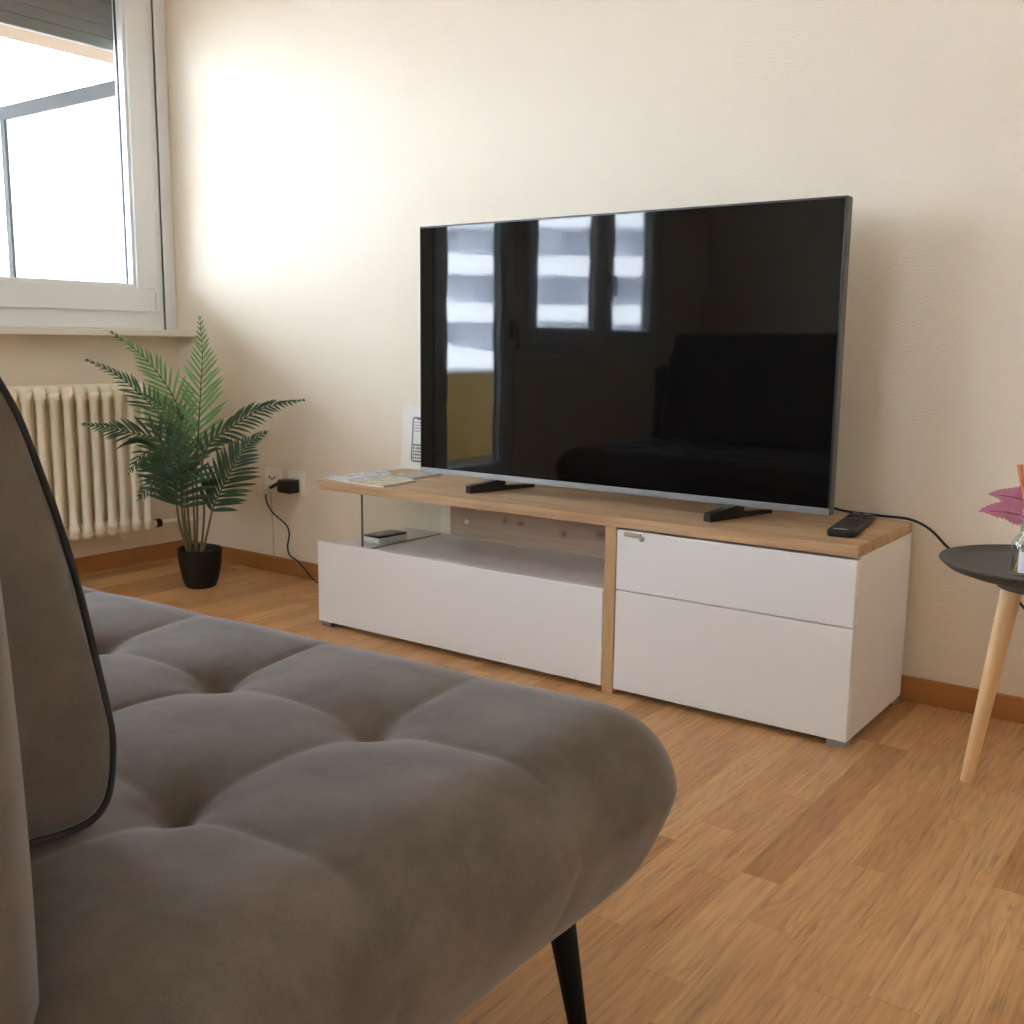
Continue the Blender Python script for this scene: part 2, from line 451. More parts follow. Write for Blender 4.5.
# baseboards
BH = .060
bm = bmesh.new(); box(bm, (.012, -.012, 0), (RX, 0, BH), .002, 1); struct(obj('baseboard_back', bm, 'basex'))
bm = bmesh.new()
box(bm, (0, -.245, 0), (.012, 0, BH), .002, 1); box(bm, (0, -2.02, 0), (.012, -.247, BH), .002, 1)
struct(obj('baseboard_left', bm, 'base'))
# pale strip of plaster moulding between window and corner
struct(bx('trim_1', (-.03, W1[1], W1[2]), (.004, -.009, W1[3]), 'pvc', bev=.001, seg=1))

# ------------------------------------------------------------------ windows and balcony door
def frame_bm(y0, y1, z0, z1, w, x0, x1, bev=.003):
    bm = bmesh.new()
    box(bm, (x0, y0, z0), (x1, y1, z0+w), bev, 2); box(bm, (x0, y0, z1-w), (x1, y1, z1), bev, 2)
    box(bm, (x0, y0, z0+w), (x1, y0+w, z1-w), bev, 2); box(bm, (x0, y1-w, z0+w), (x1, y1, z1-w), bev, 2)
    return bm

def window(name, y0, y1, z0, z1, sashes, sash_w=.088, handle=None):
    root = bpy.data.objects.new(name, None); COL.objects.link(root)
    root.location = (0, (y0+y1)/2, z0); root['kind'] = 'structure'
    fw = .052
    obj('window_frame', frame_bm(y0, y1, z0, z1, fw+.02, -.060, -.006), 'pvc', root)
    for a, b in sashes:
        s = obj('sash', frame_bm(a, b, z0+.066, z1-.05, sash_w, -.055, .012), 'pvc', root)
        obj('glazing_bead', frame_bm(a+sash_w-.004, b-sash_w+.004, z0+.066+sash_w-.004, z1-.05-sash_w+.004, .016, -.052, .002, .002), 'pvc', s)
        obj('gasket', frame_bm(a+sash_w+.011, b-sash_w-.011, z0+.066+sash_w+.011, z1-.05-sash_w-.011, .004, -.040, -.030, .0008), 'gasket', s)
        bx('glass_pane', (-.038, a+sash_w, z0+.066+sash_w), (-.033, b-sash_w, z1-.05-sash_w), 'pane', s)
    return root

w1 = window('window_1', W1[0], W1[1], W1[2], W1[3], [(W1[0]+.04, W1[1]-.036)])
bm = bmesh.new(); box(bm, (.012, -.108, .985), (.022, -.098, 1.03), .002); box(bm, (.012, -.108, .968), (.020, -.098, .980), .002)
obj('hinge', bm, 'pvc', w1)
bm = bmesh.new(); box(bm, (0.0, -1.85, .866), (.132, -.010, .890), .003); struct(obj('window_sill', bm, 'sill', w1))

w2 = window('window_2', W2[0], W2[1], W2[2], W2[3], [(W2[0]+.04, -3.70), (-3.69, W2[1]-.036)])
bm = bmesh.new(); box(bm, (.012, -3.745, 1.22), (.03, -3.715, 1.30), .004); tube(bm, [(.03, -3.73, 1.27), (.06, -3.73, 1.27), (.062, -3.73, 1.20), (.06, -3.73, 1.15)], .009)
obj('window_handle', bm, 'pvc', w2)
d1 = window('door_1', D1[0], D1[1], D1[2], D1[3], [(D1[0]+.02, D1[1]-.02)], sash_w=.10)
bm = bmesh.new(); box(bm, (.012, -2.70, .88), (.03, -2.67, .98), .004); tube(bm, [(.03, -2.685, .95), (.06, -2.685, .95), (.062, -2.685, .88), (.06, -2.685, .82)], .009)
obj('door_handle', bm, 'chrome', d1)

hw = (W3[1]-W3[0])/2
w3 = window('fill_window', -hw, hw, W3[2], W3[3], [(-hw+.04, -.005), (.005, hw-.04)])
w3.location = ((W3[0]+W3[1])/2, RY, W3[2]); w3.rotation_euler = (0, 0, pi/2)

# roller shutter, partly lowered outside the window
sh = thing('roller_shutter', 'grey slatted roller shutter half lowered outside the window', 'shutter', (-.12, -.90, 1.9))
bm = bmesh.new()
z = 1.945
while z < 2.31:
    box(bm, (-.122, W1[0]+.02, z), (-.108, W1[1]-.02, z+.040), .004, 2); z += .041
obj('slats', bm, 'shutter', sh)
bx('bottom_bar', (-.126, W1[0]+.02, 1.905), (-.104, W1[1]-.02, 1.944), 'shutter', sh, .004)

# ------------------------------------------------------------------ balcony and street outside
struct(bx('facade_wall', (T, .2, -9), (-.06, 9, 6), 'facade'))
struct(bx('balcony_slab', (-1.75, -5.6, -.25), (T, .25, -.04), 'concrete'))
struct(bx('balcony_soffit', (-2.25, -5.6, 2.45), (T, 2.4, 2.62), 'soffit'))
bm = bmesh.new(); box(bm, (-1.70, -5.6, -.04), (-1.56, .10, .62), .01)
struct(obj('balcony_parapet', bm, 'yellow'))
pt = thing('balcony_partition', 'white glazed balcony divider in a grey frame seen through the window', 'divider', (-.8, .16, -.04))
bm = bmesh.new()
box(bm, (-1.49, .145, 1.862), (T-.0, .175, 1.922)); box(bm, (-1.49, .145, -.04), (-1.45, .175, 1.862)); box(bm, (-1.462, .145, -.04), (T, .175, -.01))
obj('divider_frame', bm, 'anthracite', pt)
bx('divider_panel', (-1.462, .157, -.01), (T, .163, 1.865), 'facade', pt)
struct(bx('street', (-160, -200, -9.2), (40, 120, -9.0), 'ground'))

# white apartment block across the street, with curved balcony bands
ap = thing('apartment_building', 'white apartment block across the street mirrored in the television screen', 'building', (-41.5, -50.0, -9))
def band(z0, z1, out, mtl, name):
    bm = bmesh.new()
    c = Vector((-41.5, -50.0)); ax = Vector((.80, -.60)); nr = Vector((.60, .80))
    K = 60; lo = []; hi = []; lob = []; hib = []
    for k in range(K+1):
        s = -45 + 90*k/K
        wv = 1.1*abs(sin(s*.16)) if out > 0 else 0
        p = c + ax*s + nr*(out+wv); q = c + ax*s - nr*3
        lo.append(bm.verts.new((p.x, p.y, z0))); hi.append(bm.verts.new((p.x, p.y, z1)))
        lob.append(bm.verts.new((q.x, q.y, z0))); hib.append(bm.verts.new((q.x, q.y, z1)))
    for k in range(K):
        bm.faces.new((lo[k], lo[k+1], hi[k+1], hi[k])); bm.faces.new((hi[k], hi[k+1], hib[k+1], hib[k]))
        bm.faces.new((lob[k], lob[k+1], lo[k+1], lo[k])); bm.faces.new((hib[k], hib[k+1], lob[k+1], lob[k]))
    bm.faces.new((lo[0], hi[0], hib[0], lob[0])); bm.faces.new((lo[K], hi[K], hib[K], lob[K]))
    return obj(name, bm, mtl, ap)
band(-9, 14, 0, 'facadegrey', 'wall')
for k in range(8):
    band(-9.5+2.9*k, -8.4+2.9*k, 1.5, 'facade', 'balcony')
c = Vector((-41.5, -50.0)); ax = Vector((.80, -.60)); nr = Vector((.60, .80))
for k in range(2, 6):
    for j in range(9):
        bm = bmesh.new()
        sx = -20+4.4*j + (1 if k % 2 else 0)
        p = c + ax*sx + nr*.05
        mtx = Matrix.Translation((p.x, p.y, -7.3+2.9*k)) @ Matrix.Rotation(math.atan2(ax.y, ax.x), 4, 'Z') @ Matrix.Diagonal((2.2, .1, 1.6, 1))
        bmesh.ops.create_cube(bm, size=1, matrix=mtx)
        obj('balcony_screen', bm, 'facade', ap)


# ------------------------------------------------------------------ television lowboard
XL, XR, YF, ZT, ZB = 1.2104, 2.832, -.4208, .4458, .4201
XP0, XP1 = 2.217, 2.248
tv = thing('tv_stand', 'long white and light oak tv lowboard with drawers standing by the wall', 'tv stand', (2.02, -.22, 0))
bm = bmesh.new(); box(bm, (XL, YF, ZB), (XR, -.03, ZT), .0012, 1)
obj('top_panel', bm, 'oak', tv)
bx('upright_panel', (XP0, YF+.001, .001), (XP1, -.03, ZB), 'oakv', tv, .001, 1)
bx('side_panel', (XR-.018, YF+.018, .016), (XR, -.03, ZB), 'whitematt', tv, .0008, 1)
bx('back_panel', (1.425, -.052, .25), (XP0, -.036, ZB), 'oakknot', tv)
bm = bmesh.new(); box(bm, (XL+.006, YF+.020, .018), (XP0-.001, -.03, .250), .001, 1)
obj('drawer_body', bm, 'whitematt', tv)
bm = bmesh.new(); box(bm, (XP1+.004, YF+.030, .018), (XR-.019, -.03, ZB-.012), .001, 1)
obj('cabinet_body', bm, 'whitematt', tv)
bx('long_drawer', (XL, YF, .0155), (XP0-.0015, YF+.018, .2617), 'white', tv, .002, 2)
dr = bx('upper_drawer', (XP1+.003, YF, .2685), (XR-.0005, YF+.018, .4150), 'white', tv, .002, 2)
bx('lower_drawer', (XP1+.003, YF, .0155), (XR-.0005, YF+.018, .2660), 'white', tv, .002, 2)
# worn metal tab near the top of the upper drawer
bm = bmesh.new()
box(bm, (2.272, YF-.006, .402), (2.318, YF, .412), .002); box(bm, (2.316, YF-.010, .394), (2.326, YF, .406), .003)
tab = obj('drawer_catch', bm, 'catch', dr)
# screw socket
bm = bmesh.new(); lathe(bm, [(0, 0), (.0075, 0), (.0075, .004), (.0030, .004), (.0030, .001), (0, .001)], n=20)
bmesh.ops.rotate(bm, verts=bm.verts, matrix=Matrix.Rotation(pi/2, 3, 'X')); bmesh.ops.translate(bm, verts=bm.verts, vec=(1.492, -.052, .302))
obj('screw_cap', bm, 'white', tv, True, 40)
# glass upright carrying the left end of the top
g = bx('glass_panel', (1.378, -.402, .2505), (1.384, -.052, ZB), 'clear', tv)
bx('glass_edge', (1.3775, -.4035, .2505), (1.3845, -.402, ZB), 'glassedge', g)
bx('bottom_seal', (1.384, -.402, .2502), (1.3865, -.052, .2525), 'glassedge', g)
for (x, y) in ((XL+.004, YF+.006), (XR-.046, YF+.006), (XR-.046, -.078), (XL+.004, -.078)):
    bx('foot', (x, y, 0), (x+.042, y+.042, .0165), 'metal_grey', tv, .001, 1)

# ------------------------------------------------------------------ television
TX0, TX1, TY, TZ0, TZ1 = 1.4773, 2.7093, -.2543, .4755, 1.1804
t = thing('television', 'large black flat screen television standing on the oak topped lowboard', 'television', (2.09, -.24, ZT))
bm = bmesh.new(); box(bm, (TX0, TY, TZ0), (TX1, TY+.030, TZ1), .004, 3)
obj('cabinet_shell', bm, 'edge', t)
bm = bmesh.new(); box(bm, (TX0+.15, TY+.029, TZ0+.08), (TX1-.15, TY+.060, TZ1-.25), .012, 2)
obj('rear_housing', bm, 'blackmatt', t)
bm = bmesh.new(); w = .006; y0, y1 = TY-.0022, TY+.002
box(bm, (TX0+.002, y0, TZ1-w), (TX1-.002, y1, TZ1-.001), .0008, 1)
box(bm, (TX0+.002, y0, TZ0+.016), (TX0+w, y1, TZ1-w), .0008, 1); box(bm, (TX1-w, y0, TZ0+.016), (TX1-.002, y1, TZ1-w), .0008, 1)
obj('bezel', bm, 'bezel', t)
bx('screen', (TX0+w, TY-.0012, TZ0+.016), (TX1-w, TY+.003, TZ1-w), 'screen', t)
bx('bottom_strip', (TX0+.002, TY-.004, TZ0+.001), (TX1-.002, TY+.004, TZ0+.017), 'chin', t, .002, 2)
def tv_foot(xf, xb):
    bm = bmesh.new()
    # splayed bar: a tall front arm rising to the panel and a lower tail behind it
    xm = (xf+xb)/2-.002
    def arm(A, B, za, zb, w):
        A = Vector((A[0], A[1], 0)); B = Vector((B[0], B[1], 0)); d = (B-A).normalized(); s_ = Vector((d.y, -d.x, 0))*w
        vs = [bm.verts.new(p + Vector((0, 0, zz))) for p, zz in ((A-s_, ZT+.0005), (A+s_, ZT+.0005), (B+s_, ZT+.0005), (B-s_, ZT+.0005), (A-s_, za), (A+s_, za), (B+s_, zb), (B-s_, zb))]
        for f_ in ((0, 1, 2, 3), (4, 5, 6, 7), (0, 1, 5, 4), (1, 2, 6, 5), (2, 3, 7, 6), (3, 0, 4, 7)): bm.faces.new([vs[q] for q in f_])
    arm((xf, -.346), (xm, -.248), ZT+.020, TZ0+.003, .0105)
    arm((xm, -.250), (xm+.002, -.226), TZ0+.003, TZ0+.003, .0105)
    arm((xm, -.230), (xb, -.122), ZT+.014, ZT+.010, .0095)
    obj('stand_foot', bm, 'black', t)
tv_foot(1.7305, 1.79); tv_foot(2.4496, 2.51)

# black lead from the television along the wall
bm = bmesh.new()
tube(bm, smooth_path([(2.42, -.020, .60), (2.53, -.020, .515), (2.63, -.020, .460), (2.74, -.020, .4515), (2.82, -.020, .4500), (2.87, -.018, .430), (2.913, -.016, .391), (2.96, -.016, .362), (3.01, -.016, .340), (3.05, -.016, .314), (3.080, -.016, .280), (3.13, -.016, .225), (3.22, -.018, .10), (3.33, -.025, .012), (3.45, -.04, .0035), (3.60, -.05, .0035)], 6), .0032, 8)
tag(obj('power_lead', bm, 'black', None, True), 'thin black power lead running from the television along the wall behind the side table', 'cable')

# ------------------------------------------------------------------ remote control
rc = thing('remote_control', 'slim black remote control lying on the right end of the oak top', 'remote control', (2.755, -.213, ZT+.0005))
ang = math.atan2(.275, -.038) - pi/2
mtx = Matrix.Translation((2.749, -.216, ZT+.0005)) @ Matrix.Rotation(ang, 4, 'Z') @ Matrix.Diagonal((1.22, 1.22, 1.05, 1))
def at_m(bm, m=mtx): bm.transform(m)
bm = bmesh.new(); box(bm, (-.0245, -.108, 0), (.0245, .108, .017), .005, 3); at_m(bm); obj('remote_body', bm, 'blackmatt', rc, True, 50)
def rbtn(cols, rows, x0, y0, dx, dy, w, h, m, nm):
    bm = bmesh.new()
    for i in range(cols):
        for j in range(rows):
            box(bm, (x0+i*dx-w/2, y0+j*dy-h/2, .0168), (x0+i*dx+w/2, y0+j*dy+h/2, .0184), .0005, 1)
    at_m(bm); obj(nm, bm, m, rc)
rbtn(3, 4, -.013, -.050, .013, .013, .009, .006, 'black', 'number_keys')
rbtn(3, 2, -.013, .052, .013, .014, .010, .008, 'black', 'menu_keys')
bm = bmesh.new(); lathe(bm, [(0, .0186), (.013, .0186), (.0135, .0168), (0, .0168)], n=24); bmesh.ops.translate(bm, verts=bm.verts, vec=(0, .022, 0)); at_m(bm); obj('navigation_ring', bm, 'black', rc, True, 40)
rbtn(2, 1, -.009, .092, .019, .01, .013, .007, 'inklight', 'shortcut_keys')
bm = bmesh.new()
for i in range(7): box(bm, (-.013+i*.0037, -.1050, .0168), (-.0107+i*.0037, -.1005, .0174))
at_m(bm); obj('maker_marking', bm, 'paper', rc)

# ------------------------------------------------------------------ magazines, info card, gadget
def leaflet(name, label, corners, z, th, cov, nm_cov='front_cover'):
    cx = sum(p[0] for p in corners)/4; cy = sum(p[1] for p in corners)/4
    r = thing(name, label, 'magazine', (cx, cy, z), 'magazines on the lowboard')
    def slab(z0, z1, ins, nm, m):
        bm = bmesh.new(); vs = []
        for zz in (z0, z1):
            for p in corners:
                vs.append(bm.verts.new((cx+(p[0]-cx)*(1-ins), cy+(p[1]-cy)*(1-ins), zz)))
        for f in ((0, 1, 2, 3), (4, 5, 6, 7), (0, 1, 5, 4), (1, 2, 6, 5), (2, 3, 7, 6), (3, 0, 4, 7)): bm.faces.new([vs[q] for q in f])
        obj(nm, bm, m, r)
    slab(z, z+th*.8, .012, 'pages', 'pages'); slab(z+th*.8, z+th, 0, nm_cov, cov)
mA = cover_material('blue_white_cover', [srgb(60, 72, 110), srgb(128, 140, 178), srgb(225, 226, 234), srgb(96, 104, 142), srgb(232, 232, 238)], 11, 3.1)
mB = cover_material('pale_floral_cover', [srgb(120, 70, 76), srgb(206, 198, 168), srgb(150, 158, 120), srgb(226, 220, 200), srgb(110, 100, 84)], 28, 8.3)
mC = cover_material('brown_beige_cover', [srgb(92, 84, 60), srgb(176, 164, 132), srgb(120, 128, 110), srgb(206, 196, 172), srgb(132, 92, 84)], 30, 5.7)
zt = ZT+.0006
leaflet('magazine', 'blue and white magazine at the far left end of the lowboard', [(1.219, -.387), (1.337, -.410), (1.338, -.215), (1.214, -.135)], zt, .006, mA)
leaflet('magazine', 'pale flower patterned magazine nearest the front edge of the lowboard', [(1.339, -.408), (1.478, -.414), (1.470, -.262), (1.341, -.232)], zt, .005, mB)
leaflet('magazine', 'brown and beige magazine lying behind the others next to the television', [(1.312, -.225), (1.432, -.240), (1.437, -.110), (1.326, -.060)], zt, .007, mC)

ic = thing('info_card', 'white card with a printed phone outline leaning on the wall behind the television', 'card', (1.270, -.034, ZT+.0005))
RT = Matrix.Translation((1.196, -.0335, ZT+.0008)) @ Matrix.Rotation(radians(-5), 4, 'X')
bm = bmesh.new(); box(bm, (0, 0, 0), (.148, .0015, .205)); bm.transform(RT); obj('card_sheet', bm, 'paper', ic)
def rr_ring(x0, x1, z0, z1, r, w, n=8):
    bm = bmesh.new(); A = []; B = []
    for (cx, cz, a0) in ((x1-r, z1-r, 0), (x0+r, z1-r, pi/2), (x0+r, z0+r, pi), (x1-r, z0+r, 1.5*pi)):
        for k in range(n+1):
            a = a0 + pi/2*k/n
            A.append(bm.verts.new((cx+r*cos(a), -.0006, cz+r*sin(a)))); B.append(bm.verts.new((cx+(r-w)*cos(a), -.0006, cz+(r-w)*sin(a))))
    for i in range(len(A)): j = (i+1) % len(A); bm.faces.new((A[i], A[j], B[j], B[i]))
    return bm
bm = rr_ring(.043, .113, .024, .170, .012, .0058); bm.transform(RT); obj('phone_outline', bm, 'inkgrey', ic)
bm = bmesh.new()
box(bm, (.062, -.0007, .160), (.094, -.0004, .166)); bm.transform(RT); obj('phone_notch', bm, 'inkgrey', ic)
bm = bmesh.new()
rnd = random.Random(3)
for r_ in range(4):
    x = .052
    while x < .104:
        wd = rnd.uniform(.003, .007); box(bm, (x, -.0007, .150-r_*.0095), (min(x+wd, .105), -.0004, .155-r_*.0095)); x += wd+.002
bm.transform(RT); obj('pale_text', bm, 'inklight', ic)
bm = bmesh.new()
for r_ in range(5):
    x = .051
    while x < .104:
        wd = rnd.uniform(.003, .008); box(bm, (x, -.0007, .076-r_*.0105), (min(x+wd, .105), -.0004, .083-r_*.0105)); x += wd+.0025
bm.transform(RT); obj('dark_text', bm, 'inkgrey', ic)

gd = thing('handheld_gadget', 'small silver and black handheld device on the low shelf behind the glass', 'device', (1.315, -.24, .2505))
G = Matrix.Translation((1.330, -.250, .2505)) @ Matrix.Rotation(radians(-4), 4, 'Z')
bm = bmesh.new(); box(bm, (-.036, -.060, .0), (.036, .060, .019), .006, 3); bm.transform(G); obj('silver_base', bm, 'white', gd, True, 60)
bm = bmesh.new(); box(bm, (-.035, -.059, .0185), (.035, .059, .0245), .003, 3); bm.transform(G); obj('black_cover', bm, 'black', gd, True, 60)
bm = bmesh.new(); box(bm, (-.024, -.040, .0242), (.024, .040, .0250)); bm.transform(G); obj('display', bm, 'lcd', gd)

# ------------------------------------------------------------------ wall sockets and charger
def socket(x0, label):
    r = thing('wall_socket', label, 'socket', (x0+.043, 0, .347), 'wall sockets')
    bx('cover_plate', (x0, -.008, .303), (x0+.086, 0, .391), 'outlet', r, .003, 2)
    bm = bmesh.new(); box(bm, (x0+.014, -.0105, .318), (x0+.072, -.007, .376), .002, 2); obj('socket_insert', bm, 'outlet', r)
    bm = bmesh.new()
    for (dx, dz) in ((.030, .358), (.056, .358), (.043, .352)):
        mt = Matrix.Translation((x0+dx, -.0106, dz)) @ Matrix.Rotation(pi/2, 4, 'X')
        bmesh.ops.create_cone(bm, cap_ends=True, segments=14, radius1=.0042, radius2=.0042, depth=.002, matrix=mt)
    obj('pin_holes', bm, 'hole', r)
socket(.495, 'cream wall socket nearest the corner with its three holes free')
socket(.622, 'cream wall socket with a black charger plugged in')
ch = thing('phone_charger', 'black plug in charger with a dangling black cable at the right socket', 'charger', (.66, -.03, .34))
bm = bmesh.new(); box(bm, (.618, -.062, .313), (.690, -.012, .362), .009, 3)
obj('plug_body', bm, 'black', ch, True, 60)
bm = bmesh.new(); tube(bm, smooth_path([(.625, -.040, .345), (.595, -.038, .340), (.560, -.034, .325), (.530, -.032, .315)], 5), [.010]*3 + [.006]*13, 10)
obj('strain_relief', bm, 'black', ch, True)
bm = bmesh.new()
tube(bm, [(.553, -.034, .325), (.520, -.032, .302)], .010, 10)
obj('white_connector', bm, 'paper', ch, True, 50)
bm = bmesh.new()
tube(bm, smooth_path([(.527, -.032, .305), (.528, -.032, .272), (.560, -.032, .232), (.628, -.032, .196), (.648, -.032, .165), (.638, -.032, .112), (.652, -.034, .082), (.690, -.036, .069), (.735, -.040, .044), (.790, -.045, .010), (.86, -.06, .005), (.98, -.08, .005)], 8), .0030, 8)
obj('charging_cable', bm, 'black', ch, True)

# ------------------------------------------------------------------ radiator
ra = thing('radiator', 'cream column radiator on the wall below the window', 'radiator', (.1, -.72, .15))
bm = bmesh.new()
pitch = .0498; y = -.262; n_sec = 19
zlo, zhi = .172, .672
for k in range(n_sec):
    yc = y - k*pitch
    for xc, rr in ((.060, .0125), (.128, .0132)):
        tube(bm, [(xc, yc, zlo), (xc, yc, zlo+.022), (xc, yc, zlo+.036), (xc, yc, zhi-.036), (xc, yc, zhi-.022), (xc, yc, zhi)], [.0225, .0205, rr, rr, .0205, .0225], 14, True)
    for zc in (zlo, zhi):
        tube(bm, [(.094, yc-.0247, zc), (.094, yc-.018, zc), (.094, yc+.018, zc), (.094, yc+.0247, zc)], [.0205, .0245, .0245, .0205], 18, True)
        for xc in (.062, .126):
            bmesh.ops.create_uvsphere(bm, u_segments=14, v_segments=10, radius=1, matrix=Matrix.Translation((xc, yc, zc)) @ Matrix.Diagonal((.0235, .0242, .0235, 1)))
obj('radiator_columns', bm, 'cream', ra, True)
for yb in (-.337, -1.08):
    if yb < -1: bx('bracket_plate', (.0015, yb-.02, .100), (.006, yb+.02, .66), 'cream', ra, .001, 1)
    for zb in (.205, .635): bx('wall_bracket', (.0015, yb-.008, zb-.010), (.062, yb+.008, zb+.010), 'cream', ra, .002, 1)
bm = bmesh.new(); tube(bm, [(.094, -.25, .162), (.094, -.205, .162)], .014, 12); obj('end_fitting', bm, 'cream', ra, True, 40)
bm = bmesh.new(); tube(bm, [(.094, -.207, .162), (.094, -.185, .162)], .0165, 14); obj('valve_nut', bm, 'hole', ra, True, 40)
bm = bmesh.new(); tube(bm, smooth_path([(.094, -.188, .162), (.094, -.10, .162), (.094, -.045, .162), (.094, -.0, .162)], 3), .0095, 12); obj('feed_pipe', bm, 'pipe', ra, True)
bm = bmesh.new(); tube(bm, smooth_path([(.10, -.365, .15), (.10, -.355, .135), (.10, -.345, .128)], 4), .006, 8); obj('drain_hook', bm, 'cream', ra, True)

# ------------------------------------------------------------------ potted palm
pp = thing('potted_palm', 'artificial palm with dark feathery fronds in a small black pot', 'plant', (.512, -.322, 0))
bm = bmesh.new()
lathe(bm, [(0, .0), (.048, .0), (.052, .004), (.062, .03), (.0715, .08), (.0752, .12), (.0760, .136), (.0735, .138), (.0715, .134), (.070, .115), (0, .115)], (.512, -.322, .0))
obj('pot', bm, 'pot', pp, True, 40)
bm = bmesh.new(); lathe(bm, [(0, .124), (.04, .123), (.0705, .117)], (.512, -.322, 0), 32); obj('soil', bm, 'soil', pp, True)
FR = {
    'top': [[0.435, -0.262, 0.108], [0.422, -0.241, 0.258], [0.405, -0.226, 0.399], [0.379, -0.191, 0.537], [0.346, -0.15, 0.677], [0.312, -0.111, 0.809], [0.258, -0.075, 0.933]],
    'upleft': [[0.427, -0.268, 0.107], [0.387, -0.243, 0.255], [0.339, -0.213, 0.392], [0.29, -0.187, 0.511], [0.266, -0.202, 0.645], [0.221, -0.282, 0.788], [0.207, -0.4, 0.877]],
    'left': [[0.425, -0.27, 0.107], [0.397, -0.259, 0.258], [0.381, -0.26, 0.44], [0.318, -0.28, 0.57], [0.244, -0.317, 0.659], [0.216, -0.397, 0.735], [0.168, -0.473, 0.783]],
    'midleft': [[0.427, -0.268, 0.107], [0.417, -0.282, 0.263], [0.415, -0.305, 0.406], [0.385, -0.343, 0.512], [0.328, -0.404, 0.539], [0.264, -0.46, 0.557], [0.182, -0.505, 0.57]],
    'droop': [[0.43, -0.266, 0.107], [0.451, -0.298, 0.248], [0.497, -0.338, 0.377], [0.533, -0.395, 0.463], [0.533, -0.449, 0.505], [0.514, -0.502, 0.498], [0.495, -0.539, 0.448]],
    'droop2': [[0.43, -0.266, 0.107], [0.412, -0.282, 0.221], [0.418, -0.306, 0.326], [0.441, -0.347, 0.412], [0.463, -0.392, 0.418], [0.461, -0.437, 0.393], [0.431, -0.469, 0.345]],
    'right': [[0.438, -0.26, 0.108], [0.425, -0.239, 0.258], [0.426, -0.235, 0.401], [0.449, -0.212, 0.492], [0.516, -0.164, 0.554], [0.621, -0.097, 0.626], [0.757, -0.041, 0.657]],
    'lowright': [[0.441, -0.258, 0.108], [0.465, -0.255, 0.223], [0.511, -0.258, 0.289], [0.566, -0.236, 0.382], [0.614, -0.21, 0.463], [0.652, -0.184, 0.518], [0.692, -0.161, 0.548]],
    'midback': [[0.433, -0.264, 0.107], [0.383, -0.221, 0.252], [0.31, -0.172, 0.386], [0.253, -0.144, 0.485], [0.232, -0.169, 0.559], [0.21, -0.223, 0.623], [0.221, -0.306, 0.667]],
}
PO = Vector((.072, -.072, 0))
SP = dict(top=(0, .0), upleft=(-.012, .01), left=(-.022, .0), midleft=(-.026, -.012), droop=(-.006, -.022), droop2=(-.016, -.02), right=(.018, .008), lowright=(.026, -.008), midback=(-.010, .02))
for k_, pts_ in FR.items():
    a_, b_ = SP[k_]
    off = Vector((.807*a_ - .59*b_, .59*a_ + .807*b_, 0))
    FR[k_] = [Vector(p) + PO + off*w_ for p, w_ in zip(pts_, (.55, 1, .6, .25, 0, 0, 0))]
def frond(key, face, lmax, start, mtl, n=19, spread=62, droop=.22, wide=.0072, curl=0.0):
    path = smooth_path(FR[key], 10)
    L = [0]
    for a, b in zip(path, path[1:]): L.append(L[-1] + (b-a).length)
    tot = L[-1]
    def at(s):
        s = max(0, min(tot, s))
        for i in range(len(L)-1):
            if L[i+1] >= s:
                k = (s-L[i])/(L[i+1]-L[i]+1e-9); p = path[i].lerp(path[i+1], k)
                a = path[max(i-2, 0)]; b = path[min(i+3, len(path)-1)]
                return p, (b-a).normalized()
        return path[-1], (path[-1]-path[-3]).normalized()
    root = bpy.data.objects.new('frond', None); COL.objects.link(root)
    root.location = pp.location; root.parent = pp; root.matrix_parent_inverse = Matrix.Translation(pp.location).inverted()
    bm = bmesh.new()
    rad = [max(.0012, .0046*(1-.80*(l/tot))) for l in L]
    tube(bm, path, rad, 7)
    o = obj('stem', bm, 'stem', root, True)
    o.data.materials.append(M['rachis'])
    for p in o.data.polygons:
        if p.center.z > path[0].z + .25 or p.center.x < .25: p.material_index = 1
    face = Vector(face).normalized()
    rn = random.Random(key)
    bm = bmesh.new()
    def blade(p, d, up, ln, w):
        segs = 6; prev = None
        s = d.cross(up).normalized(); nrm = s.cross(d).normalized()
        for i in range(segs+1):
            u = i/segs
            c = p + d*ln*u - Vector((0, 0, 1))*droop*ln*u*u*.6
            ww = w*(sin(pi*min(1, .10+u*.90))**.7)*(1 if u < 1 else 0)
            if i == segs: ww = .0002
            l = bm.verts.new(c - s*ww + nrm*ww*.45); m_ = bm.verts.new(c); r = bm.verts.new(c + s*ww + nrm*ww*.45)
            if prev:
                bm.faces.new((prev[0], prev[1], m_, l)); bm.faces.new((prev[1], prev[2], r, m_))
            prev = (l, m_, r)
    for i in range(n):
        u = i/(n-1)
        s = tot*(start + (1-start)*(u**.92)*.985)
        p, tg = at(s)
        side = tg.cross(face).normalized()
        ln = lmax*(.62+.38*sin(pi*min(1, u*1.15+.12)))*(1-.80*u**2.0)
        a = radians(spread*(1-.45*u) + rn.uniform(-4, 4))
        for sg in (-1, 1):
            d = (tg*cos(a) + side*sg*sin(a) + face*rn.uniform(-.12, .12)).normalized()
            d = (d + Vector((0, 0, -1))*curl).normalized()
            blade(p, d, face, ln*rn.uniform(.92, 1.06), wide*(1-.62*u))
    p, tg = at(tot*.985); blade(p, tg, face, lmax*.20, wide*.28)
    obj('leaflets', bm, mtl, root, True)
CAMD = Vector((.59, -.81, .16))
frond('top', CAMD, .140, .38, 'leaf_lit', 23, 48, .05)
frond('upleft', CAMD + Vector((.1, -.1, .5)), .120, .42, 'leaf_lit', 22, 44, .10)
frond('left', CAMD + Vector((0, 0, .8)), .115, .40, 'leafmidtone', 23, 42, .15)
